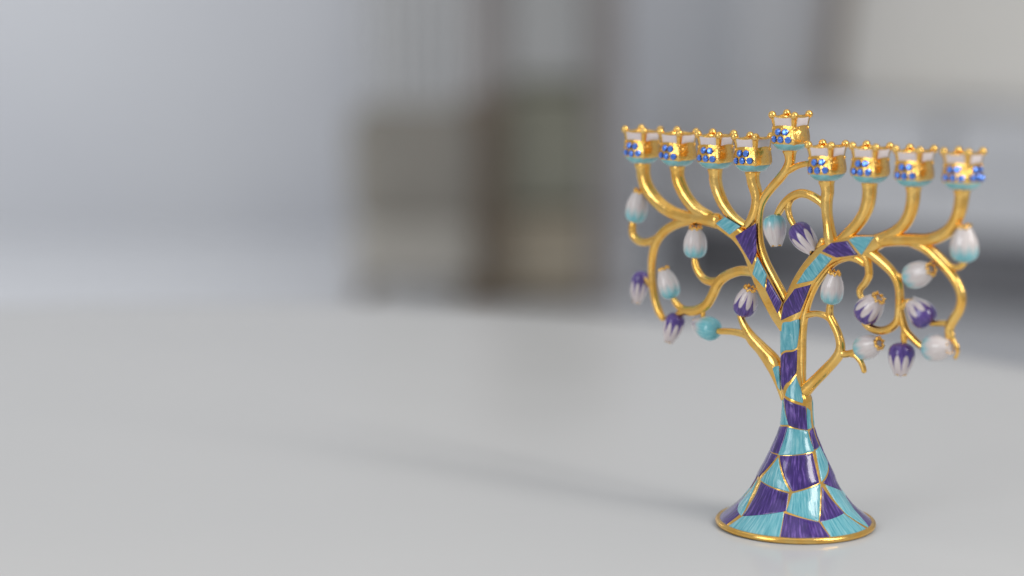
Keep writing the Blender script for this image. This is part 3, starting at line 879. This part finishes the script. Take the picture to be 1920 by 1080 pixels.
# padded chair left of it, its back to the camera
ac = thing('padded_chair', (-0.405, 5.33, FLOOR_Z), 0, 'out of focus taupe padded chair seen from behind, left of shelf unit', 'chair')
rounded_box('backrest', (0.38, 0.14, 0.36), (0, 0.06, 0.42), CHARCOAL, ac, 0.068, 6)
rounded_box('seat', (0.37, 0.40, 0.20), (0, 0.19, 0.17), TAUPE, ac, 0.06, 5)
for x in (-0.15, 0.15):
    for y in (0.02, 0.34):
        rounded_box('leg', (0.035, 0.035, 0.07), (x, y, 0.035), BROWN, ac, 0.004, 2)

# grey curtain hanging in folds before the wall
def curtain(x0, x1, y, z0, z1, mat, label):
    n, verts, faces = 90, [], []
    for k in range(n + 1):
        t = k / n
        dy = 0.012 * math.sin(t * 60.0) + 0.004 * math.sin(t * 117.0 + 1.0)
        x = x0 + (x1 - x0) * t
        for z, s_ in ((z0, 1.15), ((z0 + z1) / 2, 1.0), (z1, 0.6)):
            verts.append((x, y + dy * s_, z))
            verts.append((x, y + dy * s_ + 0.006, z))
    for k in range(n):
        a, b = k * 6, (k + 1) * 6
        for r in (0, 2):
            faces.append((a + r, b + r, b + r + 2, a + r + 2))
            faces.append((a + r + 1, a + r + 3, b + r + 3, b + r + 1))
    o = mesh_object('curtain', verts, faces, mat)
    tag(o, label, 'curtain')
CURTAIN = soft_material('grey_curtain_cloth', (0.60, 0.60, 0.595), (0.64, 0.64, 0.635), 0.9, 3.0)
curtain(-0.66, -0.10, 7.10, FLOOR_Z + 0.01, 1.7, CURTAIN, 'out of focus grey curtain hanging behind padded chair and shelf unit')

# sofa turned towards the left, right end nearer
sf = thing('sofa', (1.10, 5.30, FLOOR_Z), R(-33), 'out of focus light grey sofa standing behind the menorah', 'sofa')
rounded_box('base', (1.96, 0.78, 0.17), (0, 0.42, 0.305), SOFA, sf, 0.03, 4)
for x in (-0.47, 0.47):
    rounded_box('seat_cushion', (0.92, 0.56, 0.20), (x, 0.33, 0.48), SOFA, sf, 0.05, 5)
    rounded_box('back_cushion', (0.92, 0.20, 0.56), (x, 0.66, 0.79), SOFA, sf, 0.07, 5)
rounded_box('backrest', (1.96, 0.10, 0.80), (0, 0.81, 0.76), SOFA, sf, 0.04, 4)
rounded_box('underside_shade_block', (1.80, 0.62, 0.21), (0, 0.44, 0.107), SOFA_DARK, sf, 0.01, 2)  # dark block added to deepen the shade in the gap under the sofa
for x in (-0.94, 0.94):
    for y in (0.08, 0.74):
        rounded_box('leg', (0.05, 0.05, 0.217), (x, y, 0.1085), SOFA_DARK, sf, 0.006, 2)

def cushion(loc_local, size, tilt, mat, label):
    M = Matrix.Translation(sf.location) @ Matrix.Rotation(R(-33), 4, 'Z')
    p = M @ Vector(loc_local)
    o = rounded_box('cushion', size, (0, 0, size[2] / 2), mat, None, min(size) * 0.45, 6)
    o.location = p
    o.rotation_euler = (tilt, 0, R(-33))
    tag(o, label, 'cushion', None, 'cushions on the grey sofa')
cushion((-0.08, 0.40, 0.572), (0.80, 0.15, 0.44), R(-14), CREAM, 'out of focus cream cushion leaning on the grey sofa')
cushion((-0.535, 0.44, 0.572), (0.06, 0.10, 0.44), R(-12), BROWNF, 'out of focus narrow brown cushion beside the cream one')
